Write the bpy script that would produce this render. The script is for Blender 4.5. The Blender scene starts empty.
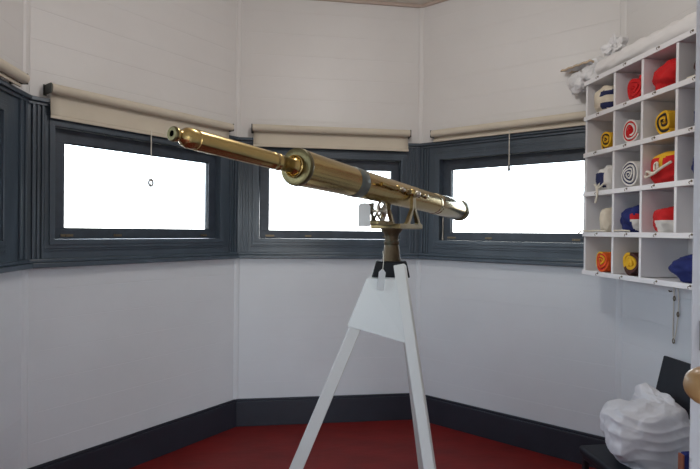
import bpy, bmesh, math, random
from mathutils import Vector, Matrix, noise
random.seed(7)
SC = bpy.context.scene
COL = SC.collection
PI = math.pi

# ------------------------------------------------------------------ camera, world, lights, exposure
CAMP = Vector((-0.4061, -4.286, 1.6791)); YAW, PITCH, ROLL = 0.13436, -0.007336, 0.010948
fw = Vector((math.sin(YAW)*math.cos(PITCH), math.cos(YAW)*math.cos(PITCH), math.sin(PITCH)))
rt = Vector((math.cos(YAW), -math.sin(YAW), 0)); up = rt.cross(fw)
r2 = rt*math.cos(ROLL) + up*math.sin(ROLL); u2 = up*math.cos(ROLL) - rt*math.sin(ROLL)
cam = bpy.data.cameras.new('camera'); camo = bpy.data.objects.new('camera', cam); COL.objects.link(camo)
M = Matrix((r2, u2, -fw)).transposed().to_4x4(); M.translation = CAMP; camo.matrix_world = M
cam.sensor_width = 36; cam.lens = 492.04/700*36; cam.clip_start = 0.02
SC.camera = camo

SC.view_settings.view_transform = 'Standard'; SC.view_settings.look = 'None'
SC.view_settings.gamma = 1; SC.view_settings.use_curve_mapping = False
SC.view_settings.exposure = 0.93

world = bpy.data.worlds.new('world'); SC.world = world; world.use_nodes = True
wn = world.node_tree.nodes; wl = world.node_tree.links; wn.clear()
wo = wn.new('ShaderNodeOutputWorld'); bg = wn.new('ShaderNodeBackground')
tc = wn.new('ShaderNodeTexCoord'); sep = wn.new('ShaderNodeSeparateXYZ'); rmp = wn.new('ShaderNodeValToRGB')
mp = wn.new('ShaderNodeMapRange'); mp.inputs[1].default_value = -1; mp.inputs[2].default_value = 1
wl.new(tc.outputs['Generated'], sep.inputs[0]); wl.new(sep.outputs['Z'], mp.inputs[0]); wl.new(mp.outputs[0], rmp.inputs[0])
er = rmp.color_ramp.elements
er[0].position = 0.0; er[0].color = (0.10, 0.09, 0.075, 1)
er[1].position = 1.0; er[1].color = (0.34, 0.50, 0.80, 1)
for pos, c in ((0.478, (0.16, 0.15, 0.13, 1)), (0.494, (0.62, 0.66, 0.66, 1)), (0.502, (0.95, 0.96, 0.96, 1)), (0.56, (0.80, 0.92, 1.0, 1)), (0.72, (0.58, 0.74, 0.95, 1))):
    e = er.new(pos); e.color = c
wl.new(rmp.outputs[0], bg.inputs['Color']); bg.inputs['Strength'].default_value = 4.2
wl.new(bg.outputs[0], wo.inputs['Surface'])

def area(name, loc, direction, sx, sy, power=0, color=(1, 1, 1), portal=False):
    l = bpy.data.lights.new(name, 'AREA'); l.shape = 'RECTANGLE'; l.size = sx; l.size_y = sy
    l.energy = power; l.color = color
    o = bpy.data.objects.new(name, l); COL.objects.link(o); o.location = loc
    o.rotation_euler = Vector(direction).to_track_quat('-Z', 'Y').to_euler()
    if portal: l.cycles.is_portal = True
    return o

def lamp(name, loc, power, color, r):
    l = bpy.data.lights.new(name, 'POINT'); l.energy = power; l.color = color; l.shadow_soft_size = r
    o = bpy.data.objects.new(name, l); COL.objects.link(o); o.location = loc; return o
lamp('ceiling_lamp_light', (0.05, -2.1, 3.30), 16.5, (1.0, 0.985, 0.97), 0.14)

# ------------------------------------------------------------------ materials
def lin(c):
    return tuple(((x/255)/12.92 if x/255 <= 0.04045 else ((x/255+0.055)/1.055)**2.4) for x in c)
MATS = {}
def mat(name, rgb, rough=0.6, metal=0.0, var=0.08, scale=6.0, bump=0.0, bscale=40.0, dirt=None, dirt_amt=0.0, dscale=3.0, spec=0.5, sub=0.0, stretch=None, coat=0.0, dth=None):
    if name in MATS: return MATS[name]
    m = bpy.data.materials.new(name); m.use_nodes = True
    n = m.node_tree.nodes; l = m.node_tree.links; b = n['Principled BSDF']
    c = lin(rgb) if max(rgb) > 1.001 else rgb
    t = n.new('ShaderNodeTexCoord'); mpn = n.new('ShaderNodeMapping'); l.new(t.outputs['Object'], mpn.inputs[0])
    if stretch: mpn.inputs['Scale'].default_value = stretch
    nz = n.new('ShaderNodeTexNoise'); nz.inputs['Scale'].default_value = scale; nz.inputs['Detail'].default_value = 5
    l.new(mpn.outputs[0], nz.inputs['Vector'])
    rp = n.new('ShaderNodeValToRGB'); l.new(nz.outputs['Fac'], rp.inputs[0])
    rp.color_ramp.elements[0].position = 0.3; rp.color_ramp.elements[1].position = 0.7
    rp.color_ramp.elements[0].color = tuple(x*(1-var) for x in c) + (1,)
    rp.color_ramp.elements[1].color = tuple(min(1, x*(1+var)) for x in c) + (1,)
    out = rp.outputs[0]
    if dirt:
        nd = n.new('ShaderNodeTexNoise'); nd.inputs['Scale'].default_value = dscale; nd.inputs['Detail'].default_value = 8; nd.inputs['Roughness'].default_value = 0.65
        l.new(mpn.outputs[0], nd.inputs['Vector'])
        rd = n.new('ShaderNodeValToRGB'); th = dth or 0.6
        rd.color_ramp.elements[0].position = th; rd.color_ramp.elements[1].position = th+0.06
        l.new(nd.outputs['Fac'], rd.inputs[0])
        mu = n.new('ShaderNodeMath'); mu.operation = 'MULTIPLY'; mu.inputs[1].default_value = dirt_amt; l.new(rd.outputs[0], mu.inputs[0])
        mx = n.new('ShaderNodeMix'); mx.data_type = 'RGBA'
        l.new(mu.outputs[0], mx.inputs['Factor']); l.new(out, mx.inputs['A']); mx.inputs['B'].default_value = tuple(lin(dirt)) + (1,)
        out = mx.outputs['Result']
    l.new(out, b.inputs['Base Color'])
    b.inputs['Roughness'].default_value = rough; b.inputs['Metallic'].default_value = metal
    b.inputs['Specular IOR Level'].default_value = spec
    if coat: b.inputs['Coat Weight'].default_value = coat; b.inputs['Coat Roughness'].default_value = 0.15
    if bump:
        nb = n.new('ShaderNodeTexNoise'); nb.inputs['Scale'].default_value = bscale; nb.inputs['Detail'].default_value = 4
        l.new(mpn.outputs[0], nb.inputs['Vector'])
        bp = n.new('ShaderNodeBump'); bp.inputs['Strength'].default_value = bump; bp.inputs['Distance'].default_value = 0.004
        l.new(nb.outputs['Fac'], bp.inputs['Height']); l.new(bp.outputs[0], b.inputs['Normal'])
    MATS[name] = m
    return m

M_WALLUP = mat('painted_boards_upper', (224, 221, 219), 0.42, var=0.02, scale=2.5, bump=0.25, bscale=9, dirt=(150, 130, 110), dirt_amt=0.22, dscale=5, dth=0.72)  # upper boards, tinted a little warmer than the lower ones
M_WALLLO = mat('painted_boards_lower', (222, 225, 229), 0.45, var=0.025, scale=2.5, bump=0.25, bscale=9, dirt=(130, 122, 118), dirt_amt=0.3, dscale=6, dth=0.72)
M_TRIMW = mat('white_trim_paint', (218, 218, 220), 0.4, var=0.03)
M_CEIL = mat('ceiling_paint', (228, 222, 212), 0.6, var=0.02)
M_CORN = mat('cornice_paint', (190, 172, 160), 0.5, var=0.03)
M_BASE = mat('slate_skirting_paint', (43, 47, 57), 0.38, var=0.12, scale=4, bump=0.1, bscale=20)
M_FRAME = mat('slate_blue_frame_paint', (72, 83, 94), 0.28, var=0.16, scale=5, bump=0.25, bscale=30, dirt=(120, 128, 136), dirt_amt=0.35, dscale=14, dth=0.66, stretch=(1, 1, 0.35))
M_SASH = mat('dark_sash_paint', (54, 63, 75), 0.4, var=0.2, scale=12, bump=0.5, bscale=45, dirt=(120, 122, 120), dirt_amt=0.5, dscale=22, dth=0.68)
M_FLOOR = mat('red_floor_paint', (122, 23, 20), 0.55, var=0.18, scale=7, bump=0.35, bscale=30, dirt=(150, 70, 58), dirt_amt=0.45, dscale=16, dth=0.70, stretch=(0.4, 1, 1))
M_BLIND = mat('beige_blind_cloth', (214, 204, 186), 0.8, var=0.03, bump=0.15, bscale=300)
M_DARKMET = mat('dark_bracket_metal', (62, 66, 62), 0.45, metal=0.6, var=0.15)
M_STRING = mat('pale_string', (222, 216, 204), 0.8)
M_GREYRING = mat('grey_ring', (150, 150, 150), 0.4, metal=0.4)
M_BRASS = mat('polished_brass', (0.47, 0.34, 0.135), 0.25, metal=1.0, var=0.12, scale=5, bump=0.05, bscale=25)
M_BRASSL = mat('polished_brass_sky_sheen', (0.56, 0.47, 0.29), 0.17, metal=1.0, var=0.08, scale=6)  # base colour paled to stand in for sky reflected on the dew cap
M_BRASST = mat('tarnished_brass', (0.26, 0.20, 0.10), 0.38, metal=0.9, var=0.25, scale=18, bump=0.12, bscale=60, dirt=(70, 72, 60), dirt_amt=0.6, dscale=14, dth=0.55)
M_BRASSD = mat('olive_tarnished_collar', (0.13, 0.11, 0.055), 0.38, metal=0.9, var=0.25, scale=20)
M_BRONZE = mat('brown_bronze', (0.065, 0.042, 0.02), 0.5, metal=0.6, var=0.4, scale=14, bump=0.3, bscale=50, dirt=(84, 86, 74), dirt_amt=0.6, dscale=9, dth=0.54)
M_BAND = mat('blue_grey_band', (98, 104, 100), 0.45, metal=0.5, var=0.25, scale=22, dirt=(128, 106, 60), dirt_amt=0.6, dscale=30, dth=0.60)
M_STEEL = mat('worn_steel', (168, 160, 148), 0.3, metal=0.9, var=0.2, scale=20)
M_BLACK = mat('painted_hole_shade', (4, 4, 4), 0.9, spec=0.0)
M_BLKMET = mat('black_painted_iron', (12, 13, 17), 0.6, var=0.15, spec=0.25)
M_LENS = mat('objective_glass', (20, 26, 34), 0.05, spec=0.8)
M_STAND = mat('white_painted_timber', (194, 191, 186), 0.45, var=0.03, scale=4, bump=0.15, bscale=20, dirt=(150, 140, 112), dirt_amt=0.5, dscale=9, dth=0.69, stretch=(1, 1, 0.4))
M_CARD = mat('white_card', (226, 226, 226), 0.7, var=0.02)
def translucent(m, fac, col):
    n = m.node_tree.nodes; l = m.node_tree.links; b = n['Principled BSDF']; o = n['Material Output']
    t = n.new('ShaderNodeBsdfTranslucent'); t.inputs[0].default_value = col; mx = n.new('ShaderNodeMixShader'); mx.inputs[0].default_value = fac
    l.new(b.outputs[0], mx.inputs[1]); l.new(t.outputs[0], mx.inputs[2]); l.new(mx.outputs[0], o.inputs['Surface'])
translucent(M_CARD, 0.6, (0.8, 0.8, 0.8, 1))
M_SHELF = mat('white_shelf_paint', (232, 230, 232), 0.45, var=0.03, scale=4, dirt=(140, 130, 116), dirt_amt=0.4, dscale=12, dth=0.72)
M_RED = mat('red_bunting', (200, 22, 26), 0.85, var=0.15, scale=14, bump=0.2, bscale=160)
M_ORANGE = mat('orange_bunting', (226, 92, 24), 0.85, var=0.12, scale=14, bump=0.2, bscale=160)
M_YEL = mat('yellow_bunting', (228, 176, 34), 0.85, var=0.12, scale=14, bump=0.2, bscale=160)
M_RUST = mat('faded_orange_cloth', (150, 92, 70), 0.85, var=0.12, scale=14)
M_CREAM = mat('cream_bunting', (216, 204, 184), 0.85, var=0.08, scale=14, bump=0.2, bscale=160)
M_WHITE = mat('white_bunting', (222, 218, 212), 0.85, var=0.06, scale=14, bump=0.2, bscale=160)
M_NAVY = mat('navy_bunting', (34, 40, 82), 0.85, var=0.15, scale=14, bump=0.2, bscale=160)
M_BLUE = mat('blue_bunting', (24, 36, 100), 0.85, var=0.18, scale=14, bump=0.2, bscale=160)
M_BLK = mat('black_bunting', (34, 28, 28), 0.85, var=0.15, scale=14, bump=0.2, bscale=160)
M_BROWN = mat('brown_bunting', (74, 40, 36), 0.85, var=0.15, scale=14, bump=0.2, bscale=160)
M_ROPE = mat('white_cotton_rope', (222, 214, 198), 0.85, var=0.08, scale=60, bump=0.3, bscale=220)
M_SHEET = mat('white_crumpled_sheet', (216, 214, 217), 0.6, var=0.02, bump=0.2, bscale=30, spec=0.4)
M_PLAST = mat('milky_plastic_sheet', (228, 227, 228), 0.35, var=0.03, bump=0.3, bscale=18)
M_ROLLS = mat('white_rolled_cloth', (226, 223, 222), 0.6, var=0.03, bump=0.3, bscale=18)
M_TANEDGE = mat('tan_flap_edge', (206, 184, 156), 0.75, var=0.06)  # tan for the flap's rim and part of its end strip
M_CHAIR = mat('black_chair_vinyl', (16, 20, 30), 0.55, var=0.15, scale=8, bump=0.15, bscale=120)
M_CHAIRLEG = mat('black_chair_metal', (24, 25, 29), 0.4, var=0.1)
M_DOOR = mat('white_door_paint', (216, 216, 220), 0.45, var=0.03, scale=4, bump=0.15, bscale=18, dirt=(132, 132, 138), dirt_amt=0.75, dscale=11, dth=0.66)
M_KNOB = mat('varnished_wood_knob', (172, 134, 88), 0.38, var=0.14, scale=24, coat=0.2)
M_HOOK = mat('dull_brass_hook', (120, 108, 90), 0.4, metal=0.8, var=0.15)

def glass_mat():
    m = bpy.data.materials.new('window_glass'); m.use_nodes = True
    n = m.node_tree.nodes; l = m.node_tree.links; n.clear()
    o = n.new('ShaderNodeOutputMaterial'); tr = n.new('ShaderNodeBsdfTransparent'); gl = n.new('ShaderNodeBsdfGlossy')
    tr.inputs[0].default_value = (0.97, 0.98, 0.98, 1); gl.inputs['Roughness'].default_value = 0.02
    fr = n.new('ShaderNodeFresnel'); fr.inputs[0].default_value = 1.45; mx = n.new('ShaderNodeMixShader')
    l.new(fr.outputs[0], mx.inputs[0]); l.new(tr.outputs[0], mx.inputs[1]); l.new(gl.outputs[0], mx.inputs[2]); l.new(mx.outputs[0], o.inputs[0])
    return m
M_GLASS = glass_mat()

# ------------------------------------------------------------------ mesh helpers
class MB:
    """collects vertices (world space) and faces"""
    def __init__(s): s.v = []; s.f = []; s.mi = []; s.sm = []
    def add(s, vs, fs, mi=0, smooth=False):
        o = len(s.v); s.v += [Vector(v) for v in vs]
        for i, f in enumerate(fs):
            s.f.append(tuple(o+k for k in f)); s.mi.append(mi[i] if isinstance(mi, list) else mi); s.sm.append(smooth)
        return s
    def hexa(s, p, mi=0):            # 8 points: bottom ring 0-3, top ring 4-7
        return s.add(p, [(3, 2, 1, 0), (4, 5, 6, 7), (0, 1, 5, 4), (1, 2, 6, 5), (2, 3, 7, 6), (3, 0, 4, 7)], mi)
    def box(s, x0, x1, y0, y1, z0, z1, mi=0):
        return s.hexa([(x0, y0, z0), (x1, y0, z0), (x1, y1, z0), (x0, y1, z0), (x0, y0, z1), (x1, y0, z1), (x1, y1, z1), (x0, y1, z1)], mi)
    def bar(s, a, b, w, h, side=None, mi=0, w2=None, h2=None):   # rectangular bar from a to b; side = width direction
        a = Vector(a); b = Vector(b); d = (b-a).normalized()
        sd = Vector(side) if side is not None else d.cross(Vector((0, 0, 1)))
        sd = (sd - d*sd.dot(d)).normalized(); t = sd.cross(d).normalized()
        w2 = w if w2 is None else w2; h2 = h if h2 is None else h2
        P = []
        for c, ww, hh in ((a, w, h), (b, w2, h2)):
            P += [c - sd*ww/2 - t*hh/2, c + sd*ww/2 - t*hh/2, c + sd*ww/2 + t*hh/2, c - sd*ww/2 + t*hh/2]
        return s.hexa(P, mi)
    def tube(s, pts, r, n=10, mi=0, closed=False):
        pts = [Vector(q) for q in pts]; N = len(pts); rr = r if isinstance(r, list) else [r]*N
        rings = []; prev = None
        for i in range(N):
            a = pts[(i-1) % N] if (closed or i > 0) else pts[i]; b = pts[(i+1) % N] if (closed or i < N-1) else pts[i]
            d = (b-a).normalized()
            if prev is None:
                q = d.orthogonal().normalized()
            else:
                q = (prev - d*prev.dot(d)).normalized()
            prev = q; t = d.cross(q)
            rings.append([pts[i] + (q*math.cos(2*PI*k/n) + t*math.sin(2*PI*k/n))*rr[i] for k in range(n)])
        V = [v for R in rings for v in R]; Fs = []
        for i in range(N if closed else N-1):
            j = (i+1) % N
            for k in range(n): Fs.append((i*n+k, i*n+(k+1) % n, j*n+(k+1) % n, j*n+k))
        if not closed: Fs += [tuple(reversed(range(n))), tuple((N-1)*n+k for k in range(n))]
        return s.add(V, Fs, mi, True)
    def lathe(s, P0, d, prof, n=48, mi=0, caps=True):            # prof: (distance along d, radius)
        P0 = Vector(P0); d = Vector(d).normalized(); q = d.orthogonal().normalized(); t = d.cross(q)
        V = []; Fs = []
        for (h, r) in prof:
            V += [P0 + d*h + (q*math.cos(2*PI*k/n) + t*math.sin(2*PI*k/n))*r for k in range(n)]
        N = len(prof)
        for i in range(N-1):
            for k in range(n): Fs.append((i*n+k, i*n+(k+1) % n, (i+1)*n+(k+1) % n, (i+1)*n+k))
        if caps: Fs += [tuple(reversed(range(n))), tuple((N-1)*n+k for k in range(n))]
        return s.add(V, Fs, mi, True)
    def ball(s, c, r, mi=0, n=20, scale=(1, 1, 1)):
        V = []; Fs = []; m = n//2
        c = Vector(c)
        for i in range(m+1):
            th = PI*i/m
            for k in range(n):
                V.append(c + Vector((math.sin(th)*math.cos(2*PI*k/n)*scale[0], math.sin(th)*math.sin(2*PI*k/n)*scale[1], math.cos(th)*scale[2]))*r)
        for i in range(m):
            for k in range(n): Fs.append((i*n+k, (i+1)*n+k, (i+1)*n+(k+1) % n, i*n+(k+1) % n))
        return s.add(V, Fs, mi, True)

def wloc(o):
    l = Vector((0, 0, 0))
    while o is not None: l += o.location; o = o.parent
    return l

def obj(name, mb, mats, parent=None, origin=None, bevel=0.0, seg=2, sharp=40, subsurf=0):
    me = bpy.data.meshes.new(name)
    org = Vector(origin) if origin is not None else (wloc(parent) if parent else Vector((0, 0, 0)))
    me.from_pydata([tuple(v-org) for v in mb.v], [], mb.f)
    if not isinstance(mats, (list, tuple)): mats = [mats]
    for m in mats: me.materials.append(m)
    for i, pl in enumerate(me.polygons): pl.material_index = mb.mi[i]; pl.use_smooth = mb.sm[i]
    bm = bmesh.new(); bm.from_mesh(me)
    bmesh.ops.remove_doubles(bm, verts=bm.verts, dist=1e-6)
    bmesh.ops.recalc_face_normals(bm, faces=bm.faces)
    bm.to_mesh(me); bm.free()
    if any(mb.sm): me.set_sharp_from_angle(angle=math.radians(sharp))
    me.validate(); me.update()
    o = bpy.data.objects.new(name, me); COL.objects.link(o)
    if parent: o.parent = parent; o.location = org - wloc(parent)
    else: o.location = org
    if bevel:
        b = o.modifiers.new('bevel', 'BEVEL'); b.width = bevel; b.segments = seg; b.limit_method = 'ANGLE'; b.angle_limit = math.radians(35)
        b.harden_normals = False
    if subsurf:
        ss = o.modifiers.new('sub', 'SUBSURF'); ss.levels = subsurf; ss.render_levels = subsurf
    return o
def tag(o, label, cat, group=None):
    o['label'] = label; o['category'] = cat
    if group: o['group'] = group
    return o
def thing(name, label, cat, loc, group=None):
    o = bpy.data.objects.new(name, None); COL.objects.link(o); o.location = loc; o.empty_display_size = 0.1
    return tag(o, label, cat, group)
def struct(o):
    o['kind'] = 'structure'; return o

# ------------------------------------------------------------------ room: a regular octagon, side 1.6 m
S = 1.6; q45 = S/math.sqrt(2); Y1 = -q45; Y2 = -q45-S; Y3 = -2*q45-S; X1 = S/2; X2 = S/2+q45
VA, VB, VC, VD = (-X2, Y1), (-X1, 0), (X1, 0), (X2, Y1)
VE, VF, VH, VG = (X2, Y2), (X1, Y3), (-X1, Y3), (-X2, Y2)
RING = [VA, VB, VC, VD, VE, VF, VH, VG]
T8 = math.tan(PI/8)
CEIL = 3.70; BAND0, BAND1 = 1.44, 2.46
class Wall:
    """u along the wall from corner P to Q, d = distance into the room, z up"""
    def __init__(s, P, Q):
        s.P = Vector((*P, 0)); s.t = (Vector((*Q, 0))-s.P).normalized(); s.n = Vector((s.t.y, -s.t.x, 0))
    def p(s, u, d, z): return s.P + s.t*u + s.n*d + Vector((0, 0, z))
    def box(s, mb, u0, u1, d0, d1, z0, z1, ml=False, mr=False, mi=0):   # ml / mr: mitred into the corner
        A = [(u0 + (T8*d0 if ml else 0), d0), (u1 - (T8*d0 if mr else 0), d0), (u1 - (T8*d1 if mr else 0), d1), (u0 + (T8*d1 if ml else 0), d1)]
        mb.hexa([s.p(u, d, z0) for u, d in A] + [s.p(u, d, z1) for u, d in A], mi)
WALLS = {'left': Wall(VG, VA), 'back_left': Wall(VA, VB), 'back': Wall(VB, VC), 'back_right': Wall(VC, VD),
         'right': Wall(VD, VE), 'front_right': Wall(VE, VF), 'front': Wall(VF, VH), 'front_left': Wall(VH, VG)}
WINDOWED = ('left', 'back_left', 'back', 'back_right', 'front_left')  # front_left is an unseen window, put in for its light
DOOR_Z = 2.25

def boards(mb, w, u0, u1, z0, z1, mi, ml, mr, phase=0.0, pitch=0.186):
    """horizontal lining boards with a fine V joint, mitred at the room's corners"""
    zs = [z0]; z = math.floor((z0-phase)/pitch)*pitch + phase + pitch
    while z < z1-0.02:
        if z > z0+0.02: zs.append(z)
        z += pitch
    zs.append(z1); g, dp = 0.002, 0.0014
    for a, b in zip(zs[:-1], zs[1:]):
        prof = [(a, -dp), (a+g, 0), (b-g, 0), (b, -dp)]
        V = []
        for z, d in prof:
            V += [w.p(u0 + (T8*d if ml else 0), d, z), w.p(u1 - (T8*d if mr else 0), d, z)]
        mb.add(V, [(0, 1, 3, 2), (2, 3, 5, 4), (4, 5, 7, 6)], mi)
    w.box(mb, u0, u1, -0.12, -dp-0.0005, z0, z1, ml, mr, mi)

for side, w in WALLS.items():
    mb = MB()
    if side in WINDOWED:
        boards(mb, w, 0, S, 0, BAND0, 1, True, True)
        boards(mb, w, 0, S, BAND1, CEIL, 0, True, True, phase=0.02)
    elif side == 'front':      # F (x=+0.8) at u=0 ... H at u=1.6 ; doorway between x=0.37 and x=-0.79
        boards(mb, w, 0, 0.43, 0, BAND1, 1, True, False); boards(mb, w, 0.43, 1.59, DOOR_Z, BAND1, 1, False, False); boards(mb, w, 1.59, S, 0, BAND1, 1, False, True)
        boards(mb, w, 0, S, BAND1, CEIL, 0, True, True, phase=0.02)
    else:
        boards(mb, w, 0, S, 0, BAND0, 1, True, True)
        boards(mb, w, 0, S, BAND0, CEIL, 0, True, True, phase=0.02)
    struct(obj('wall_'+side, mb, [M_WALLUP, M_WALLLO]))
    # skirting
    mb = MB()
    if side == 'front':
        w.box(mb, 0, 0.43, 0.0005, 0.022, 0.0, 0.225, True, False)
    else:
        w.box(mb, 0, S, 0.0005, 0.022, 0.0, 0.212, True, True); w.box(mb, 0, S, 0.0005, 0.014, 0.212, 0.234, True, True)
    struct(obj('baseboard_'+side, mb, M_BASE, bevel=0.004))

# floor and ceiling
C0 = Vector((0, (Y3)/2, 0))
def octo(mb, z0, z1, grow):
    V = [C0 + (Vector((*v, 0))-C0)*(1+grow) for v in RING]
    n = 8
    P = [v + Vector((0, 0, z0)) for v in V] + [v + Vector((0, 0, z1)) for v in V]
    mb.add(P, [tuple(range(n)), tuple(range(n, 2*n))] + [(k, (k+1) % n, (k+1) % n + n, k+n) for k in range(n)])
mb = MB(); octo(mb, -0.1, 0.0, 0.06)
fl = struct(obj('floor', mb, M_FLOOR))
mb = MB(); mb.box(-0.9, 0.55, -6.1, -3.98, -0.1, -0.001)
struct(obj('floor_landing', mb, M_FLOOR))
mb = MB(); octo(mb, CEIL, CEIL+0.1, 0.06)
struct(obj('ceiling', mb, M_CEIL))
# cover strips in the corners (upper and lower), cornice
corner_walls = [('back_left', 'A'), ('back', 'B'), ('back_right', 'C'), ('right', 'D'), ('left', 'G'), ('front_right', 'E')]
k = 0
for side, _ in corner_walls:
    w = WALLS[side]; c = w.P; inn = (Vector((C0.x, C0.y, 0)) - c).normalized(); sd = Vector((-inn.y, inn.x, 0))
    for (z0, z1) in ((0.235, BAND0), (BAND1, CEIL-0.02)):
        if side == 'right' and False: continue
        k += 1; mb = MB(); r = 0.026
        prof = [c - sd*0.028 - inn*0.004, c - sd*0.024 + inn*0.010, c - sd*0.010 + inn*0.016, c + sd*0.010 + inn*0.016, c + sd*0.024 + inn*0.010, c + sd*0.028 - inn*0.004]
        n = len(prof)
        mb.add([p + Vector((0, 0, z0)) for p in prof] + [p + Vector((0, 0, z1)) for p in prof],
               [tuple(range(n)), tuple(range(n, 2*n))] + [(a, (a+1) % n, (a+1) % n+n, a+n) for a in range(n)])
        struct(obj('trim_%d' % k, mb, M_WALLUP if z0 > 2 else M_WALLLO))
for side, w in WALLS.items():
    k += 1; mb = MB(); w.box(mb, 0, S, 0.0005, 0.022, CEIL-0.028, CEIL-0.0005, True, True)
    struct(obj('trim_%d' % k, mb, M_CORN, bevel=0.004))

# ------------------------------------------------------------------ windows (frame band, sash, pane, catches)
def ring(w, mb, u0, u1, z0, z1, wd, d0, d1, wl=None, wr=None, wt=None, wb=None):
    wl = wd if wl is None else wl; wr = wd if wr is None else wr; wt = wd if wt is None else wt; wb = wd if wb is None else wb
    w.box(mb, u0, u1, d0, d1, z1-wt, z1); w.box(mb, u0, u1, d0, d1, z0, z0+wb)
    w.box(mb, u0, u0+wl, d0, d1, z0+wb, z1-wt); w.box(mb, u1-wr, u1, d0, d1, z0+wb, z1-wt)
wi = 0
for side in WINDOWED:
    w = WALLS[side]; wi += 1
    root = bpy.data.objects.new('window_%d' % wi, None); COL.objects.link(root); root.location = w.p(S/2, 0, BAND0); struct(root)
    U0, U1, Z0, Z1 = 0.185, 1.415, 1.605, 2.305      # opening that takes the sash
    if side == 'back_left': U0, U1 = 0.152, 1.395
    if side == 'left': U0, U1 = 0.20, 1.30
    if side == 'back_right': U0, U1 = 0.212, 1.422
    mb = MB()
    w.box(mb, 0, U0, -0.12, 0.012, BAND0, BAND1, True, False); w.box(mb, U1, S, -0.12, 0.012, BAND0, BAND1, False, True)
    w.box(mb, U0, U1, -0.12, 0.012, Z1, BAND1); w.box(mb, U0, U1, -0.12, 0.012, BAND0, Z0)
    # architrave, two steps
    ring(w, mb, U0-0.055, U1+0.055, Z0-0.055, Z1+0.055, 0.055, 0.0125, 0.030)
    ring(w, mb, U0-0.030, U1+0.030, Z0-0.030, Z1+0.030, 0.030, 0.0305, 0.042)
    ring(w, mb, U0-0.070, U1+0.070, Z0-0.070, Z1+0.070, 0.012, 0.0125, 0.022)
    # reeded corner mouldings
    for a, b, dd in ((0.030, 0.046, 0.030), (0.058, 0.070, 0.024), (0.082, 0.096, 0.028)):
        w.box(mb, a, b, 0.0125, dd, BAND0+0.05, BAND1-0.04); w.box(mb, S-b, S-a, 0.0125, dd, BAND0+0.05, BAND1-0.04)
    # head mould
    w.box(mb, 0, S, 0.0125, 0.045, BAND1-0.025, BAND1, True, True); w.box(mb, 0, S, 0.0125, 0.028, BAND1-0.045, BAND1-0.0255, True, True)
    obj('frame', mb, M_FRAME, root, bevel=0.003)
    mb = MB(); w.box(mb, 0, S, 0.0125, 0.062, BAND0-0.004, BAND0+0.026, True, True); w.box(mb, 0, S, 0.0125, 0.036, BAND0+0.0265, BAND0+0.048, True, True)
    obj('sill', mb, M_FRAME, root, bevel=0.004)
    mb = MB(); ring(w, mb, U0+0.002, U1-0.002, Z0+0.002, Z1-0.002, 0.07, -0.075, -0.022, wl=0.078, wr=0.068, wt=0.082, wb=0.066)
    ring(w, mb, U0+0.072, U1-0.062, Z0+0.060, Z1-0.075, 0.012, -0.066, -0.040)
    obj('sash', mb, M_SASH, root, bevel=0.003)
    mb = MB(); w.box(mb, U0+0.07, U1-0.06, -0.058, -0.054, Z0+0.06, Z1-0.07)
    obj('glass_pane', mb, M_GLASS, root)
    for uu in (U0+0.10, U0+0.42, U1-0.12):
        mb = MB(); w.box(mb, uu-0.045 if uu < U0+0.3 else uu-0.025, uu+0.03, -0.0215, -0.014, Z0+0.018, Z0+0.034)
        mb.tube([w.p(uu-0.01, -0.0138, Z0+0.026), w.p(uu-0.01, -0.004, Z0+0.026)], 0.006)
        obj('catch', mb, M_HOOK, root)
    if side == 'back_right':
        mb = MB(); mb.tube([w.p(U0+0.012, -0.014, Z0+0.0), w.p(U0+0.014, -0.012, Z0+0.20)], [0.008, 0.006])  # added bar stands for the pale worn edge of the stile
        o = obj('stile_edge_bar', mb, M_STEEL, root); o['label'] = 'pale worn edge of the stile, built as a metal bar'
    c = w.p(S/2, -0.125, (Z0+Z1)/2)
    area('sky_portal', c, w.n, U1-U0, Z1-Z0, portal=True)

# ------------------------------------------------------------------ door and its unseen reveal, deepened to dim the daylight
DN = Vector((-0.974, -0.224, 0)); DW = Vector((0.224, -0.974, 0)); DE0 = Vector((0.097, -3.737, 0)); DL = 1.0
root = bpy.data.objects.new('door_1', None); COL.objects.link(root); root.location = DE0 + DW*DL; struct(root)
mb = MB()
def dpt(s, t, z): return DE0 + DW*s + DN*t + Vector((0, 0, z))
def dbox(mb, s0, s1, t0, t1, z0, z1, mi=0): mb.hexa([dpt(s0, t0, z0), dpt(s1, t0, z0), dpt(s1, t1, z0), dpt(s0, t1, z0), dpt(s0, t0, z1), dpt(s1, t0, z1), dpt(s1, t1, z1), dpt(s0, t1, z1)], mi)
dbox(mb, 0, DL, -0.042, -0.012, 0.012, 2.16)
for a, b in ((0, 0.11), (DL-0.11, DL)): dbox(mb, a, b, -0.012, 0, 0.012, 2.16)
for a, b in ((0.012, 0.22), (0.95, 1.10), (2.03, 2.16)): dbox(mb, 0.11, DL-0.11, -0.012, 0, a, b)
obj('door_panel', mb, M_DOOR, root, bevel=0.002)
kz = 1.512; kc = dpt(0.0505, 0.056, kz)
mb = MB(); mb.lathe(dpt(0.054, 0.0005, kz), DN, [(0, 0.022), (0.004, 0.022), (0.006, 0.010), (0.032, 0.009), (0.036, 0.013), (0.042, 0.018), (0.051, 0.0212), (0.059, 0.020), (0.067, 0.015), (0.071, 0.008), (0.072, 0.002)], 28)
obj('door_handle', mb, M_KNOB, root)
mb = MB(); dbox(mb, 0.012, 0.046, 0.0005, 0.0018, kz+0.026, kz+0.062)
obj('keyhole_plate', mb, M_GREYRING, root)
mb = MB()
w = WALLS['front']
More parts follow.
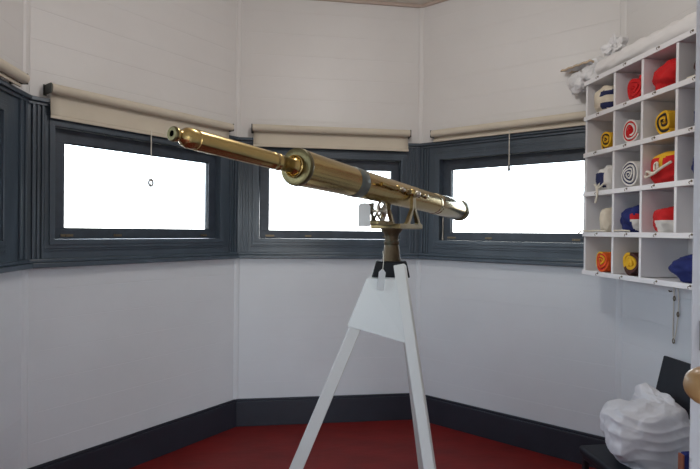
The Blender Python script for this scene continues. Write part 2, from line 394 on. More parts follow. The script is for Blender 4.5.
mb.box(0.385, 0.50, -6.0, -3.99, 0, DOOR_Z); mb.box(-0.95, -0.79, -6.0, -3.99, 0, DOOR_Z); mb.box(-0.95, 0.50, -6.0, -3.99, DOOR_Z, DOOR_Z+0.12)  # unseen passage, lengthened so less sky light reaches the room
struct(obj('wall_dimming_reveal', mb, M_TRIMW))
area('sky_portal', (-0.2, -6.02, 1.1), (0, 1, 0), 1.15, 2.2, portal=True)

# ------------------------------------------------------------------ roller blinds
def blind(side, u0, u1, zr, zb, label, cord=None, ringpull=True):
    w = WALLS[side]; rr = 0.030; dr = 0.079
    t = thing('roller_blind', label, 'roller blind', w.p((u0+u1)/2, 0.0, zb), 'roller blinds above the windows')
    mb = MB(); mb.lathe(w.p(u0+0.006, dr, zr), w.t, [(0, rr*0.97), (0.004, rr), (u1-u0-0.016, rr), (u1-u0-0.012, rr*0.97)], 28)
    obj('roller', mb, M_BLIND, t)
    mb = MB(); N = 24; V = []; Fs = []
    db = dr - rr + 0.001
    for j in range(9):
        z = zr + (zb-zr)*j/8
        for i in range(N+1):
            u = u0+0.012 + (u1-u0-0.024)*i/N
            V.append(w.p(u, db + 0.002*math.sin(i*0.9+j*0.3)*(j/8) + 0.010*(j/8)**2, z))
    for j in range(8):
        for i in range(N): Fs.append((j*(N+1)+i, j*(N+1)+i+1, (j+1)*(N+1)+i+1, (j+1)*(N+1)+i))
    mb.add(V, Fs, 0, True)
    cl = obj('cloth', mb, M_BLIND, t); so = cl.modifiers.new('thick', 'SOLIDIFY'); so.thickness = 0.0015
    mb = MB(); w.box(mb, u0+0.010, u1-0.010, db+0.005, db+0.017, zb-0.012, zb+0.006)
    obj('bottom_bar', mb, M_BLIND, t, bevel=0.003)
    for uu in (u0, u1):
        mb = MB(); w.box(mb, uu-0.004, uu+0.004, 0.001, dr+0.016, zr-0.030, zr+0.030); w.box(mb, uu-0.010, uu+0.010, 0.0008, 0.004, zr-0.034, zr+0.034)
        obj('bracket', mb, M_DARKMET, t, bevel=0.003)
    if cord:
        uc, z1 = cord; mb = MB(); d0 = db+0.019
        mb.tube([w.p(uc, d0, zb+0.02), w.p(uc+0.001, d0, (zb+z1)/2), w.p(uc, d0, z1)], 0.0040, 6)
        cd = obj('pull_cord', mb, M_STRING, t); mb = MB()
        if ringpull: mb.tube([w.p(uc+0.016*math.cos(a*PI/10), d0, z1+0.020+0.024*math.sin(a*PI/10)) for a in range(20)], 0.0075, 8, closed=True)
        else: mb.lathe(w.p(uc, d0, z1), (0, 0, -1), [(-0.01, 0.004), (0.0, 0.008), (0.024, 0.013), (0.036, 0.011), (0.042, 0.003)], 14)
        obj('pull_ring' if ringpull else 'pull_acorn', mb, M_GREYRING, cd)
    return t
blind('back_left', 0.105, 1.478, 2.517, 2.354, 'beige roller blind above left window with hanging ring pull, dark bracket at its end', (0.766, 1.985), True)
blind('back', 0.123, 1.487, 2.537, 2.394, 'beige roller blind above the middle window behind the telescope')
blind('back_right', 0.150, 1.44, 2.522, 2.466, 'beige roller blind above the right window, nearly fully rolled up', (0.827, 2.20), False)
blind('left', 0.12, 1.434, 2.512, 2.474, 'beige roller blind at the far left edge, cut by the picture border')

# ------------------------------------------------------------------ tripod stand
TC = Vector((0.037, -2.228, 0))
st = thing('tripod_stand', 'white painted wooden tripod stand with black head carrying the brass telescope', 'tripod', TC)
AX = Vector((1.283, 1.555, -0.099)).normalized(); AP = Vector((-0.668, -3.076, 1.904))
AH = Vector((AX.x, AX.y, 0)).normalized(); NR = Vector((AH.y, -AH.x, 0))        # NR: horizontal, towards the camera side of the tube
def ax(s, n=0.0, z=0.0): return AP + AX*s + NR*n + Vector((0, 0, z))
LT, LF = Vector((-0.009, -2.222, 1.488)), Vector((-0.596, -2.092, 0))
FT, FF = Vector((0.069, -2.313, 1.537)), Vector((0.207, -2.806, 0))
BT, BF = Vector((0.102, -2.176, 1.51)), Vector((0.400, -1.772, 0))
def cut(a, b, z): return a + (b-a)*((z-a.z)/(b.z-a.z))
camd = (CAMP - Vector((0.03, -2.23, CAMP.z))).normalized(); camr = Vector((-camd.y, camd.x, 0))
mb = MB(); mb.bar(cut(LT, LF, 1.50), cut(LT, LF, 0.0), 0.048, 0.040, camr, w2=0.062, h2=0.05); obj('leg', mb, M_STAND, st, bevel=0.004)
fs = Vector((0.90, -0.44, 0)).normalized()
mb = MB(); mb.bar(cut(FT, FF, 1.54), cut(FT, FF, 0.0), 0.046, 0.046, fs, w2=0.034, h2=0.04); obj('leg', mb, M_STAND, st, bevel=0.004)
mb = MB(); mb.bar(cut(BT, BF, 1.50), cut(BT, BF, 0.0), 0.046, 0.04, camr, w2=0.056, h2=0.05); obj('leg', mb, M_STAND, st, bevel=0.004)
# gusset board between the left and the front leg
pl = (FT-LT).normalized(); pn = pl.cross(Vector((0, 0, 1))).normalized()
if pn.dot(camd) < 0: pn = -pn
P = []
for thick in (0.020, 0.036):
    for base, dz, sh in ((cut(LT, LF, 1.492), 0, -0.030), (cut(LT, LF, 1.283), 0, -0.028), (cut(FT, FF, 1.243), 0, -0.005), (cut(FT, FF, 1.490), 0, -0.008)):
        P.append(base + pn*(thick if base.x < 0.03 else thick-0.014) + pl*sh)
mb = MB(); mb.hexa(P); obj('gusset_board', mb, M_STAND, st, bevel=0.003)
# black iron head
mb = MB(); zc = (1.487, 1.553); N = 4
hb = [(-0.068, 0.050), (0.092, 0.050), (0.092, -0.060), (-0.068, -0.060)]; ht = [(-0.050, 0.04), (0.078, 0.04), (0.078, -0.052), (-0.050, -0.052)]
cr = camr if camr.x > 0 else -camr
V = [TC + cr*a - camd*b + Vector((0, 0, zc[0])) for a, b in hb] + [TC + cr*a - camd*b + Vector((0, 0, zc[1])) for a, b in ht]
mb.hexa(V); obj('head_block', mb, M_BLKMET, st, bevel=0.005)
# pedestal
PC = Vector((0.053, -2.224, 0))
mb = MB(); mb.lathe(PC + Vector((0, 0, 1.550)), (0, 0, 1), [(0, 0.040), (0.008, 0.041), (0.016, 0.038), (0.03, 0.0365), (0.06, 0.033), (0.072, 0.031), (0.075, 0.0335), (0.083, 0.0335), (0.086, 0.030), (0.105, 0.029), (0.118, 0.033), (0.130, 0.042), (0.138, 0.047), (0.144, 0.047)], 36)
obj('pedestal', mb, M_BRONZE, st)
mb = MB()
a0, a1 = ax(1.035), ax(1.36)
for (s0, s1, n0, n1, z0, z1) in ((1.08, 1.31, -0.072, 0.072, 1.690, 1.712), (0.945, 1.08, -0.026, 0.042, 1.704, 1.722)):
    base = [(s0, n0), (s1, n0), (s1, n1), (s0, n1)]
    f = lambda s, n, z: Vector((*(AP + AH*s + NR*n).xy, z))
    mb.hexa([f(s, n, z0) for s, n in base] + [f(s, n, z1) for s, n in base])
obj('top_plate', mb, M_BRASST, st, bevel=0.004)
# trunnion brackets (inverted V) either side
sp = 1.222
for sg in (1, -1):
    mb = MB(); n = 0.064*sg; pz = ax(sp).z
    apex = ax(sp, n); 
    for ds in (-0.060, 0.054):
        foot = Vector((*(AP + AH*(sp+ds) + NR*n).xy, 1.712))
        mid = foot.lerp(apex, 0.5) + AH*(-ds*0.30)
        mb.bar(foot, mid, 0.017, 0.018, NR, w2=0.015, h2=0.016); mb.bar(mid, apex, 0.015, 0.016, NR, w2=0.014, h2=0.024)
        mb.bar(foot + AH*(-0.016), foot + AH*0.016, 0.016, 0.010, NR)
    mb.lathe(apex - NR*0.009*sg, NR*sg, [(0, 0.017), (0.002, 0.018), (0.016, 0.018), (0.018, 0.016)], 24)
    o = obj('trunnion_bracket', mb, M_BRASST, st)
# elevation hand wheel with crossed spokes under the tube
hc = Vector((*(AP + AH*0.985 + NR*0.034).xy, 1.762))
mb = MB()
e1, e2 = AH, Vector((0, 0, 1))
mb.tube([hc + e1*0.036*math.cos(a*PI/14) + e2*0.036*math.sin(a*PI/14) for a in range(28)], 0.0048, 8, closed=True)
for a in (45, 135, 225, 315):
    d = e1*math.cos(math.radians(a)) + e2*math.sin(math.radians(a))
    tn = -e1*math.sin(math.radians(a)) + e2*math.cos(math.radians(a))
    mb.tube([hc, hc + d*0.015 + tn*0.004, hc + d*0.026 + tn*0.003, hc + d*0.036], 0.0045, 8)
mb.lathe(hc - NR*0.044, NR, [(0, 0.007), (0.040, 0.007), (0.042, 0.012), (0.058, 0.012), (0.062, 0.006)], 18)
o = obj('elevation_wheel', mb, M_STEEL, st); o['label'] = 'steel hand wheel with crossed spokes'
mb = MB(); b0 = Vector((*(AP + AH*0.985 - NR*0.012).xy, 1.7225))
mb.bar(b0 + AH*0.005, Vector((b0.x, b0.y, 1.795)) + AH*0.008, 0.010, 0.010, NR)
for ds in (-0.03, 0.03):
    mb.tube([b0 + AH*(0.02-ds*0.3), b0 + AH*(0.02+ds) + Vector((0, 0, 0.035)), b0 + AH*(0.02+ds*1.2) + Vector((0, 0, 0.07))], 0.006, 8)
obj('elevation_post', mb, M_BRONZE, st, bevel=0.003)

# ------------------------------------------------------------------ brass telescope
te = thing('telescope', 'long antique brass telescope with draw tube pointing out of the right window', 'telescope', ax(1.25))
mb = MB(); mb.lathe(AP, AX, [(0.002, 0.006), (0.0, 0.0075), (0.0, 0.0165), (0.002, 0.0178), (0.010, 0.0178), (0.014, 0.0155), (0.018, 0.0135), (0.024, 0.014), (0.031, 0.0205), (0.038, 0.0242), (0.046, 0.0262), (0.056, 0.0258), (0.063, 0.0248), (0.066, 0.0244)], 40)
e = obj('eyepiece', mb, M_BRASS, te)
mb = MB(); mb.lathe(AP, AX, [(-0.0024, 0.0002), (-0.0024, 0.0068), (0.006, 0.0068), (0.006, 0.0002)], 24); obj('eye_hole_shade', mb, M_BLACK, e)  # solid black disc paints the shade inside the eyepiece hole
mb = MB(); mb.lathe(AP, AX, [(-0.0006, 0.0070), (-0.0030, 0.008), (-0.0030, 0.0160), (-0.0004, 0.0182), (0.004, 0.0188), (0.004, 0.0070)], 36, caps=False); o = obj('eyepiece_cap', mb, M_BRASSD, e); o['label'] = 'dull greenish eyepiece disc'
mb = MB(); mb.lathe(AP, AX, [(0.0662, 0.0246), (0.068, 0.0262), (0.20, 0.0262), (0.335, 0.0256), (0.352, 0.0254), (0.354, 0.0262), (0.360, 0.0262), (0.362, 0.0252), (0.376, 0.0248), (0.378, 0.0257), (0.384, 0.0257), (0.386, 0.0247), (0.398, 0.0246), (0.401, 0.0228), (0.435, 0.0222), (0.446, 0.0228), (0.454, 0.027), (0.458, 0.030), (0.464, 0.031), (0.468, 0.029)], 48)
obj('draw_tube', mb, M_BRASS, te)
mb = MB(); mb.lathe(AP, AX, [(0.459, 0.0315), (0.456, 0.0335), (0.458, 0.0365), (0.464, 0.0375), (0.4655, 0.036)], 48, caps=False); obj('collar_ring', mb, M_BRASS, te)
mb = MB(); mb.lathe(AP, AX, [(0.4662, 0.030), (0.4655, 0.040), (0.4658, 0.054), (0.468, 0.0598), (0.474, 0.0612), (0.484, 0.0612), (0.488, 0.0598)], 56); o = obj('end_collar', mb, M_BRASSD, te); o['label'] = 'dull olive end flange of the main tube'
mb = MB(); mb.lathe(AP, AX, [(0.4885, 0.0592), (0.52, 0.0588), (0.60, 0.0572), (0.80, 0.0550), (1.0, 0.0536), (1.25, 0.0526), (1.56, 0.0510), (1.603, 0.0508)], 64); obj('main_tube', mb, M_BRASS, te)
mb = MB(); mb.lathe(AP, AX, [(0.795, 0.0552), (0.797, 0.0568), (0.857, 0.0562), (0.859, 0.0546)], 56, caps=False); o = obj('tube_band', mb, M_BAND, te); o['label'] = 'dull blue-grey band round the tube'
mb = MB(); mb.lathe(AP, AX, [(1.6035, 0.0512), (1.605, 0.0528), (1.612, 0.0528), (1.614, 0.0518), (1.634, 0.0522), (1.637, 0.0542), (1.642, 0.0545), (1.70, 0.0562), (1.97, 0.0570), (1.974, 0.0560)], 56); obj('dew_cap', mb, M_BRASSL, te)
mb = MB(); mb.lathe(AP, AX, [(1.9745, 0.0560), (1.977, 0.0605), (2.012, 0.0612), (2.018, 0.0600), (2.018, 0.0545), (1.990, 0.0535), (1.9745, 0.0535)], 56, caps=False); obj('objective_rim', mb, M_BRASSD, te)
mb = MB(); mb.lathe(AP, AX, [(1.976, 0.0005), (1.976, 0.0532), (1.984, 0.048), (1.987, 0.03), (1.988, 0.0005)], 40); obj('objective_lens', mb, M_LENS, te)
# focusing rod with knobs along the camera side of the tube
rn = 0.070
mb = MB(); mb.lathe(ax(0.915, rn, 0.004), AX, [(0, 0.007), (0.006, 0.009), (0.13, 0.009), (0.134, 0.0055), (0.44, 0.0055), (0.444, 0.003)], 16)
for s in (0.96, 1.30): mb.bar(ax(s, 0.048, 0.004), ax(s, rn, 0.004), 0.014, 0.014, AX)
rod = obj('focus_rod', mb, M_BRASS, te)
for s, r, m in ((1.055, 0.0135, M_BRASS), (1.105, 0.0105, M_STEEL), (1.165, 0.012, M_BRASST), (1.195, 0.0165, M_BRASS), (1.252, 0.0150, M_STEEL), (1.305, 0.010, M_BRASST), (1.346, 0.0125, M_BRASSL)):
    mb = MB(); mb.lathe(ax(s, rn, 0.004), AX, [(-r, 0.0057), (-r*0.9, r*0.62), (-r*0.5, r*0.93), (0, r), (r*0.5, r*0.93), (r*0.9, r*0.62), (r, 0.0057)], 20, caps=False); obj('knob', mb, m, rod)
# trunnion pins through to the brackets
for sg in (1, -1):
    mb = MB(); mb.lathe(ax(1.222, 0.046*sg), NR*sg, [(0, 0.014), (0.0085, 0.012)], 20); obj('trunnion_pin', mb, M_BRASS, te)

# ------------------------------------------------------------------ paper tags on strings
def paper_tag(label, top, drop, w_, h_, yawdir, tilt=0.0):
    t = thing('paper_tag', label, 'tag', top + Vector((0, 0, -drop-h_)), 'white tags hanging on the telescope and stand')
    cs = Vector(yawdir).normalized(); cn = cs.cross(Vector((0, 0, 1))); zdir = (Vector((0, 0, 1)) + cs*tilt).normalized(); sd = (cs - zdir*cs.dot(zdir)).normalized()
    c = top - Vector((0, 0, drop))
    mb = MB(); P = []
    ol = [(-w_/2, -h_), (w_/2, -h_), (w_/2, -0.012), (w_/2-0.010, 0), (-w_/2+0.010, 0), (-w_/2, -0.012)]
    for k_ in (-0.0006, 0.0006): P += [c + sd*a + zdir*b + cn*k_ for a, b in ol]
    n = len(ol); mb.add(P, [tuple(range(n)), tuple(range(n, 2*n))] + [(i, (i+1) % n, (i+1) % n+n, i+n) for i in range(n)])
    obj('card', mb, M_CARD, t)
    mb = MB(); mb.tube([top, top.lerp(c, 0.5) + cs*0.004, c + Vector((0, 0, -0.006)) + cn*0.002], 0.0012, 6); obj('string', mb, M_STRING, t)
paper_tag('larger white paper tag hanging from the telescope tube beside the hand wheel', ax(0.905, 0.0, -0.0545), 0.016, 0.048, 0.092, cr)
paper_tag('small white tag on a long string in front of the black tripod head', Vector((-0.010, -2.345, 1.600)) , 0.074, 0.028, 0.085, cr, 0.10)

# ------------------------------------------------------------------ pigeonhole shelf on the right wall
WR = WALLS['right']; SD = 0.31
ZL = [2.697, 2.457, 2.208, 1.944, 1.675, 1.418]; UD = [0.045, 0.338, 0.578, 0.830, 1.075]
sh = thing('pigeonhole_shelf', 'white painted wall rack of pigeonholes holding rolled signal flags', 'shelf', WR.p(0.55, 0, 1.40))
mb = MB(); WR.box(mb, 0.034, 1.085, 0.001, 0.010, 1.405, 2.71); obj('back_panel', mb, M_SHELF, sh)
for i, z in enumerate(ZL):
    mb = MB(); WR.box(mb, 0.0535, 1.066, 0.0105, SD-0.008, z-0.009, z+0.009); WR.box(mb, 0.036, 1.083, SD-0.0075, SD+0.006, z-0.016, z+0.014)
    obj('shelf_board', mb, M_SHELF, sh, bevel=0.002)
for u in (0.0445, 1.0755):
    mb = MB(); WR.box(mb, u-0.009, u+0.009, 0.0105, SD-0.008, 1.405, 2.708); obj('side_panel', mb, M_SHELF, sh, bevel=0.002)
for r in range(5):
    for c in (1, 2, 3):
        if r == 4 and c == 3: continue
        mb = MB(); WR.box(mb, UD[c]-0.009, UD[c]+0.009, 0.0105, SD-0.001, ZL[r+1]+0.0145, ZL[r]-0.0165); obj('divider', mb, M_SHELF, sh, bevel=0.002)
for r in range(6):
    for c in range(4):
        u = (UD[c]+UD[c+1])/2 + random.uniform(-0.02, 0.02); z = ZL[r]
        mb = MB(); pts = [WR.p(u, SD+0.006, z+0.004), WR.p(u, SD+0.014, z+0.003)] + [WR.p(u, SD+0.016+0.006*math.sin(a), z-0.004+0.006*math.cos(a)) for a in (0.2, 0.9, 1.6, 2.3, 3.0)]
        mb.tube(pts, 0.0018, 6); mb.lathe(WR.p(u, SD+0.0061, z+0.004), WR.n, [(0, 0.006), (0.002, 0.006), (0.003, 0.003)], 10); obj('cup_hook', mb, M_HOOK, sh)

# ---- rolled and bundled flags
GF = 'signal flags in the pigeonholes'
def cell_floor(r): return ZL[r+1] + 0.0095
def spiral_roll(name, label, r, u, R, L, dfront, mats, turns=3.6, bands=None, zoff=0.0, squash=1.0, yaw=0.0, rope=True, seed=0, inner=0.10, layers=None):
    """flag rolled into a spiral, its end facing the room"""
    rnd = random.Random(seed); z0 = cell_floor(r) + R*squash + zoff
    f0 = WR.p(u, dfront, z0); d = (-WR.n + WR.t*yaw).normalized(); e1 = d.cross(Vector((0, 0, 1))).normalized(); e2 = Vector((0, 0, 1))
    t = thing(name, label, 'signal flag', WR.p(u, dfront-L/2, cell_floor(r)), GF)
    n = int(turns*26); gap = R*(1-inner)/turns; th = gap*0.86
    outer = []; innr = []
    for i in range(n+1):
        q = i/n; a = 2*PI*turns*q + seed; rad = R*(inner + (1-inner)*q) * (1 + 0.04*math.sin(3*a+seed) )
        c_, s_ = math.cos(a), math.sin(a)*squash
        outer.append((c_*rad, s_*rad)); innr.append((c_*max(rad-th, 0.001), s_*max(rad-th, 0.001)))
    prof = outer + innr[::-1]; m = len(prof); V = []; secs = 7
    for j in range(secs):
        h = L*j/(secs-1); ph = 0.004*math.sin(j*1.3+seed)
        for i, (x, y) in enumerate(prof):
            q = i/n if i <= n else (2*n+1-i)/n
            tel = 0.016*(1-q)*(1 if j == 0 else 0)          # the core sits a little deeper or prouder
            edge = 0.004*math.sin(q*40+seed) if j in (0, secs-1) else 0
            V.append(f0 + d*(h + edge - tel*0.5) + e1*(x+ph) + e2*max(y, -R*squash*0.985))
    Fs = []; mi = []
    def mid(i):
        q = i/n if i <= n else (2*n+1-i)/n
        if not bands: return 0
        for lim, b in bands:
            if q <= lim: return b
        return bands[-1][1]
    for j in range(secs-1):
        for i in range(m):
            k_ = (i+1) % m; Fs.append((j*m+i, j*m+k_, (j+1)*m+k_, (j+1)*m+i)); mi.append(mid(i))
    for i in range(n):                                       # end ribbons: the two cloths of the rolled flag show side by side
        a, b, c_, e_ = i, i+1, 2*n+1-(i+1), 2*n+1-i; o_ = (secs-1)*m
        if layers:
            k0 = len(V); V += [V[a].lerp(V[e_], layers[2]) - d*0.0015, V[b].lerp(V[c_], layers[2]) - d*0.0015]
            Fs += [(a, b, k0+1, k0), (k0, k0+1, c_, e_)]
            mi += [layers[0] if not bands else mid(i), layers[1]]
        else:
            Fs.append((a, b, c_, e_)); mi.append(mid(i))
        Fs.append((o_+a, o_+e_, o_+c_, o_+b)); mi.append(mid(i))
    mb = MB(); mb.add(V, Fs, mi, True); obj('rolled_cloth', mb, mats, t, sharp=60)
    if rope:
        mb = MB(); h0 = L*0.45; R2 = R*1.035+0.003
        mb.tube([f0 + d*(h0+0.012*math.sin(a*PI/12)) + e1*R2*math.cos(a*PI/12) + e2*max(R2*squash*math.sin(a*PI/12), -R*squash+0.0045) for a in range(24)], 0.0042, 8, closed=True); obj('tie_rope', mb, M_ROPE, t)
    return t
def crumple(c, rad, seed, fold=0.22, nf=4, n=48, m=32, flat=None, pw=0.8, dirs=None, lump=0.0, rot=0.0, keep=None):
    """a folded heap of cloth: rounded block pushed into creases"""
    rnd = random.Random(seed); V = []; Fs = []
    ds = dirs or [Vector((rnd.uniform(-1, 1), rnd.uniform(-1, 1), rnd.uniform(-1, 1))).normalized() for _ in range(nf)]
    fr = [rnd.uniform(5, 11) for _ in ds]; ph = [rnd.uniform(0, 6) for _ in ds]
    sg = lambda v, p: math.copysign(abs(v)**p, v)
    cr_, sr_ = math.cos(rot), math.sin(rot)
    for i in range(m+1):
        th = PI*i/m
        for k in range(n):
            a = 2*PI*k/n
            u = Vector((sg(math.sin(th), pw)*sg(math.cos(a), pw), sg(math.sin(th), pw)*sg(math.sin(a), pw), sg(math.cos(th), pw)))
            un = u.normalized(); f = 0
            for dd, q, p_ in zip(ds, fr, ph):
                wv = noise.noise(un*1.7 + Vector((seed*3.1, q, 0)))*2.2
                f += 1 - abs(math.sin(un.dot(dd)*q*0.5 + p_ + wv))*1.6
            f /= len(ds)
            g = noise.noise(un*1.4 + Vector((seed*7.7, 1.3, 2.1)))*lump + noise.noise(un*6 + Vector((seed, 0, 0)))*fold*0.25
            s_ = 1 + fold*f + g
            p = Vector((u.x*rad[0]*s_, u.y*rad[1]*s_, u.z*rad[2]*s_)); p = Vector((p.x*cr_-p.y*sr_, p.x*sr_+p.y*cr_, p.z))
            p = Vector(c) + p
            if flat is not None and p.z < flat: p.z = flat + (p.z-flat)*0.02 + 0.001
            if keep: p = keep(p)
            V.append(p)
    for i in range(m):
        for k in range(n): Fs.append((i*n+k, (i+1)*n+k, (i+1)*n+(k+1) % n, i*n+(k+1) % n))
    return V, Fs
def in_cell(r, u0, u1, dmax=0.36):
    zf = cell_floor(r)
    def k(p):
        rel = p - WR.P; u = rel.dot(WR.t); d = rel.dot(WR.n)
        u_ = min(max(u, u0), u1); d_ = min(max(d, 0.014), dmax); return WR.P + WR.t*u_ + WR.n*d_ + Vector((0, 0, max(p.z, zf)))
    return k
def bundle(name, label, r, u, d, rad, seed, mats, rule=None, ropes=None, fold=0.2, dz=0.0, cell=None, **kw):
    zf = cell_floor(r); c = WR.p(u, d, zf + rad[2]*0.95 + dz)
    t = thing(name, label, 'signal flag', WR.p(u, d, zf), GF)
    ci = cell or (UD[[i for i in range(4) if UD[i] <= u][-1]]+0.012, UD[[i for i in range(4) if UD[i] <= u][-1]+1]-0.012)
    V, Fs = crumple(c, rad, seed, fold=fold, flat=zf+0.001, keep=in_cell(r, ci[0], ci[1]), **kw)
    mi = []
    for f in Fs:
        p = sum((V[i] for i in f), Vector())/4; rel = p-c
        mi.append(rule(rel.dot(WR.t)/rad[1], rel.dot(WR.n)/rad[0], rel.z/rad[2]) if rule else 0)
    mb = MB(); mb.add(V, Fs, mi, True); obj('folded_cloth', mb, mats, t, sharp=70)
    if ropes:
        mb = MB()
        for pts, rr in ropes: mb.tube([WR.p(u+a, dd, zf+z) for a, dd, z in smooth(pts)], rr, 8)
        obj('rope', mb, M_ROPE, t)
    return t
def smooth(pts, sub=5):
    P = [Vector(p) for p in pts]; out = []
    for i in range(len(P)-1):
        p0, p1, p2, p3 = P[max(i-1, 0)], P[i], P[i+1], P[min(i+2, len(P)-1)]
        for k in range(sub):
            t = k/sub
            out.append(0.5*((2*p1) + (p2-p0)*t + (2*p0-5*p1+4*p2-p3)*t*t + (3*p1-p0-3*p2+p3)*t**3))
    out.append(P[-1]); return out

# top row (WR: x axis = wall normal -> room is -x, u runs towards the camera)
bundle('signal_flag', 'cream bundled flag with navy patches in the top left pigeonhole', 0, 0.190, 0.225, (0.10, 0.098, 0.090), 3, [M_CREAM, M_NAVY],
       lambda u, d, z: 1 if (u > 0.15 and (-0.75 < z < -0.35 or 0.1 < z < 0.5) and d > 0) else 0, fold=0.12, lump=0.15, pw=0.85)
spiral_roll('signal_flag', 'plain red rolled flag in the top row, second pigeonhole from left', 0, 0.462, 0.082, 0.20, 0.270, [M_RED], seed=1, turns=3, rope=False)
bundle('signal_flag', 'plain red two-lobed bundled flag in the top row, third pigeonhole', 0, 0.70, 0.205, (0.10, 0.10, 0.085), 5, [M_RED], fold=0.10, lump=0.30, nf=3)
bundle('signal_flag', 'dark brown flag with cream cord at the right end of the top row', 0, 0.982, 0.245, (0.060, 0.082, 0.07), 6, [M_BROWN], None,
       ropes=[([(-0.10, 0.295, 0.012), (-0.03, 0.30, 0.010), (0.02, 0.30, 0.018), (0.07, 0.29, 0.012)], 0.006)], fold=0.14)
# second row
spiral_roll('signal_flag', 'yellow and black spiral rolled flag in the second row, leftmost pigeonhole', 1, 0.212, 0.066, 0.20, 0.272, [M_YEL, M_BLK], layers=(0, 1, 0.55), turns=2.4, seed=2, rope=False)
spiral_roll('signal_flag', 'red and white spiral rolled flag, round end facing out, second row', 1, 0.462, 0.078, 0.20, 0.290, [M_WHITE, M_RED], bands=[(0.36, 1), (1, 0)], layers=(0, 1, 0.5), seed=3.4, turns=3.4, rope=False)
spiral_roll('signal_flag', 'yellow rolled flag with a black ring in its end, second row', 1, 0.708, 0.070, 0.20, 0.275, [M_YEL, M_BLK], layers=(0, 1, 0.5), turns=2.2, seed=4.2, squash=1.15, rope=False)
bundle('signal_flag', 'blue flag just showing at the right end of the second row', 1, 0.982, 0.245, (0.060, 0.082, 0.06), 8, [M_BLUE], fold=0.14)
# third row
bundle('signal_flag', 'navy and white bundled flag with white cord hanging over the shelf edge', 2, 0.205, 0.225, (0.085, 0.075, 0.085), 9, [M_WHITE, M_NAVY],
       lambda u, d, z: 1 if (abs(u+0.1) < 0.55 and -0.65 < z < 0.45) else 0,
       ropes=[([(0.03, 0.300, 0.07), (-0.02, 0.312, 0.03), (0.00, 0.327, 0.012), (0.005, 0.329, -0.03), (-0.01, 0.330, -0.075)], 0.007), ([(-0.05, 0.31, 0.05), (0.0, 0.318, 0.02), (0.05, 0.31, 0.05)], 0.006)], fold=0.16)
spiral_roll('signal_flag', 'white and navy spiral rolled flag in the third row', 2, 0.462, 0.082, 0.20, 0.290, [M_WHITE, M_NAVY], layers=(0, 1, 0.55), seed=5.1, turns=3.6, rope=False)
bundle('signal_flag', 'red and yellow folded flag with looped white rope across its front', 2, 0.703, 0.20, (0.105, 0.105, 0.095), 11, [M_RED, M_YEL],
       lambda u, d, z: 1 if (z > 0.62 or (abs(u-0.1) < 0.22 and -0.1 < z < 0.6 and d > 0.5)) else 0,
       ropes=[([(-0.095, 0.296, 0.062), (-0.06, 0.322, 0.075), (-0.01, 0.326, 0.062), (0.05, 0.324, 0.085), (0.10, 0.312, 0.11)], 0.0075), ([(-0.095, 0.296, 0.062), (-0.075, 0.320, 0.045), (-0.03, 0.328, 0.050), (0.02, 0.328, 0.070), (0.015, 0.324, 0.115), (-0.005, 0.322, 0.105), (0.0, 0.326, 0.075)], 0.0065)], fold=0.07, pw=0.65)
bundle('signal_flag', 'blue flag just showing at the right end of the third row', 2, 0.978, 0.245, (0.060, 0.082, 0.075), 12, [M_BLUE], fold=0.14)
# fourth row
bundle('signal_flag', 'narrow upright cream cloth with loose cord in the fourth row', 3, 0.205, 0.225, (0.07, 0.050, 0.085), 13, [M_CREAM], None,
       ropes=[([(0.06, 0.30, 0.012), (-0.02, 0.318, 0.014), (-0.09, 0.322, 0.010), (-0.15, 0.330, 0.012), (-0.185, 0.335, -0.004)], 0.006)], fold=0.14)
bundle('signal_flag', 'blue folded flag with red and white corner in the fourth row', 3, 0.455, 0.215, (0.095, 0.095, 0.085), 14, [M_BLUE, M_WHITE, M_RED],
       lambda u, d, z: (1 if z < -0.05 else 2) if u > 0.38 and z < 0.35 else 0,
       ropes=[([(-0.12, 0.30, 0.012), (-0.05, 0.312, 0.016), (0.04, 0.312, 0.012)], 0.005)], fold=0.13, lump=0.2)
bundle('signal_flag', 'red folded flag over white cloth in the fourth row', 3, 0.705, 0.21, (0.095, 0.10, 0.075), 15, [M_RED, M_WHITE],
       lambda u, d, z: 1 if (z < -0.05 and u > -0.25) else 0, fold=0.13, lump=0.15)
# bottom row
spiral_roll('signal_flag', 'red, orange and yellow spiral rolled flag in the bottom left pigeonhole', 4, 0.200, 0.070, 0.20, 0.283, [M_RED, M_ORANGE, M_YEL], bands=[(0.42, 2), (0.72, 1), (0.86, 2), (1, 1)], layers=(1, 0, 0.55), seed=6.3, squash=1.1, turns=3, rope=False)
spiral_roll('signal_flag', 'yellow rolled flag with dark brown outer turn in the bottom row', 4, 0.470, 0.076, 0.20, 0.285, [M_YEL, M_BROWN], bands=[(0.66, 0), (0.86, 1), (0.94, 0), (1, 1)], seed=7.3)
bundle('signal_flag', 'navy blue crumpled flag lying in the wide bottom right pigeonhole', 4, 0.885, 0.205, (0.095, 0.140, 0.080), 17, [M_BLUE], fold=0.16, lump=0.25, pw=0.95, cell=(0.60, 1.06))

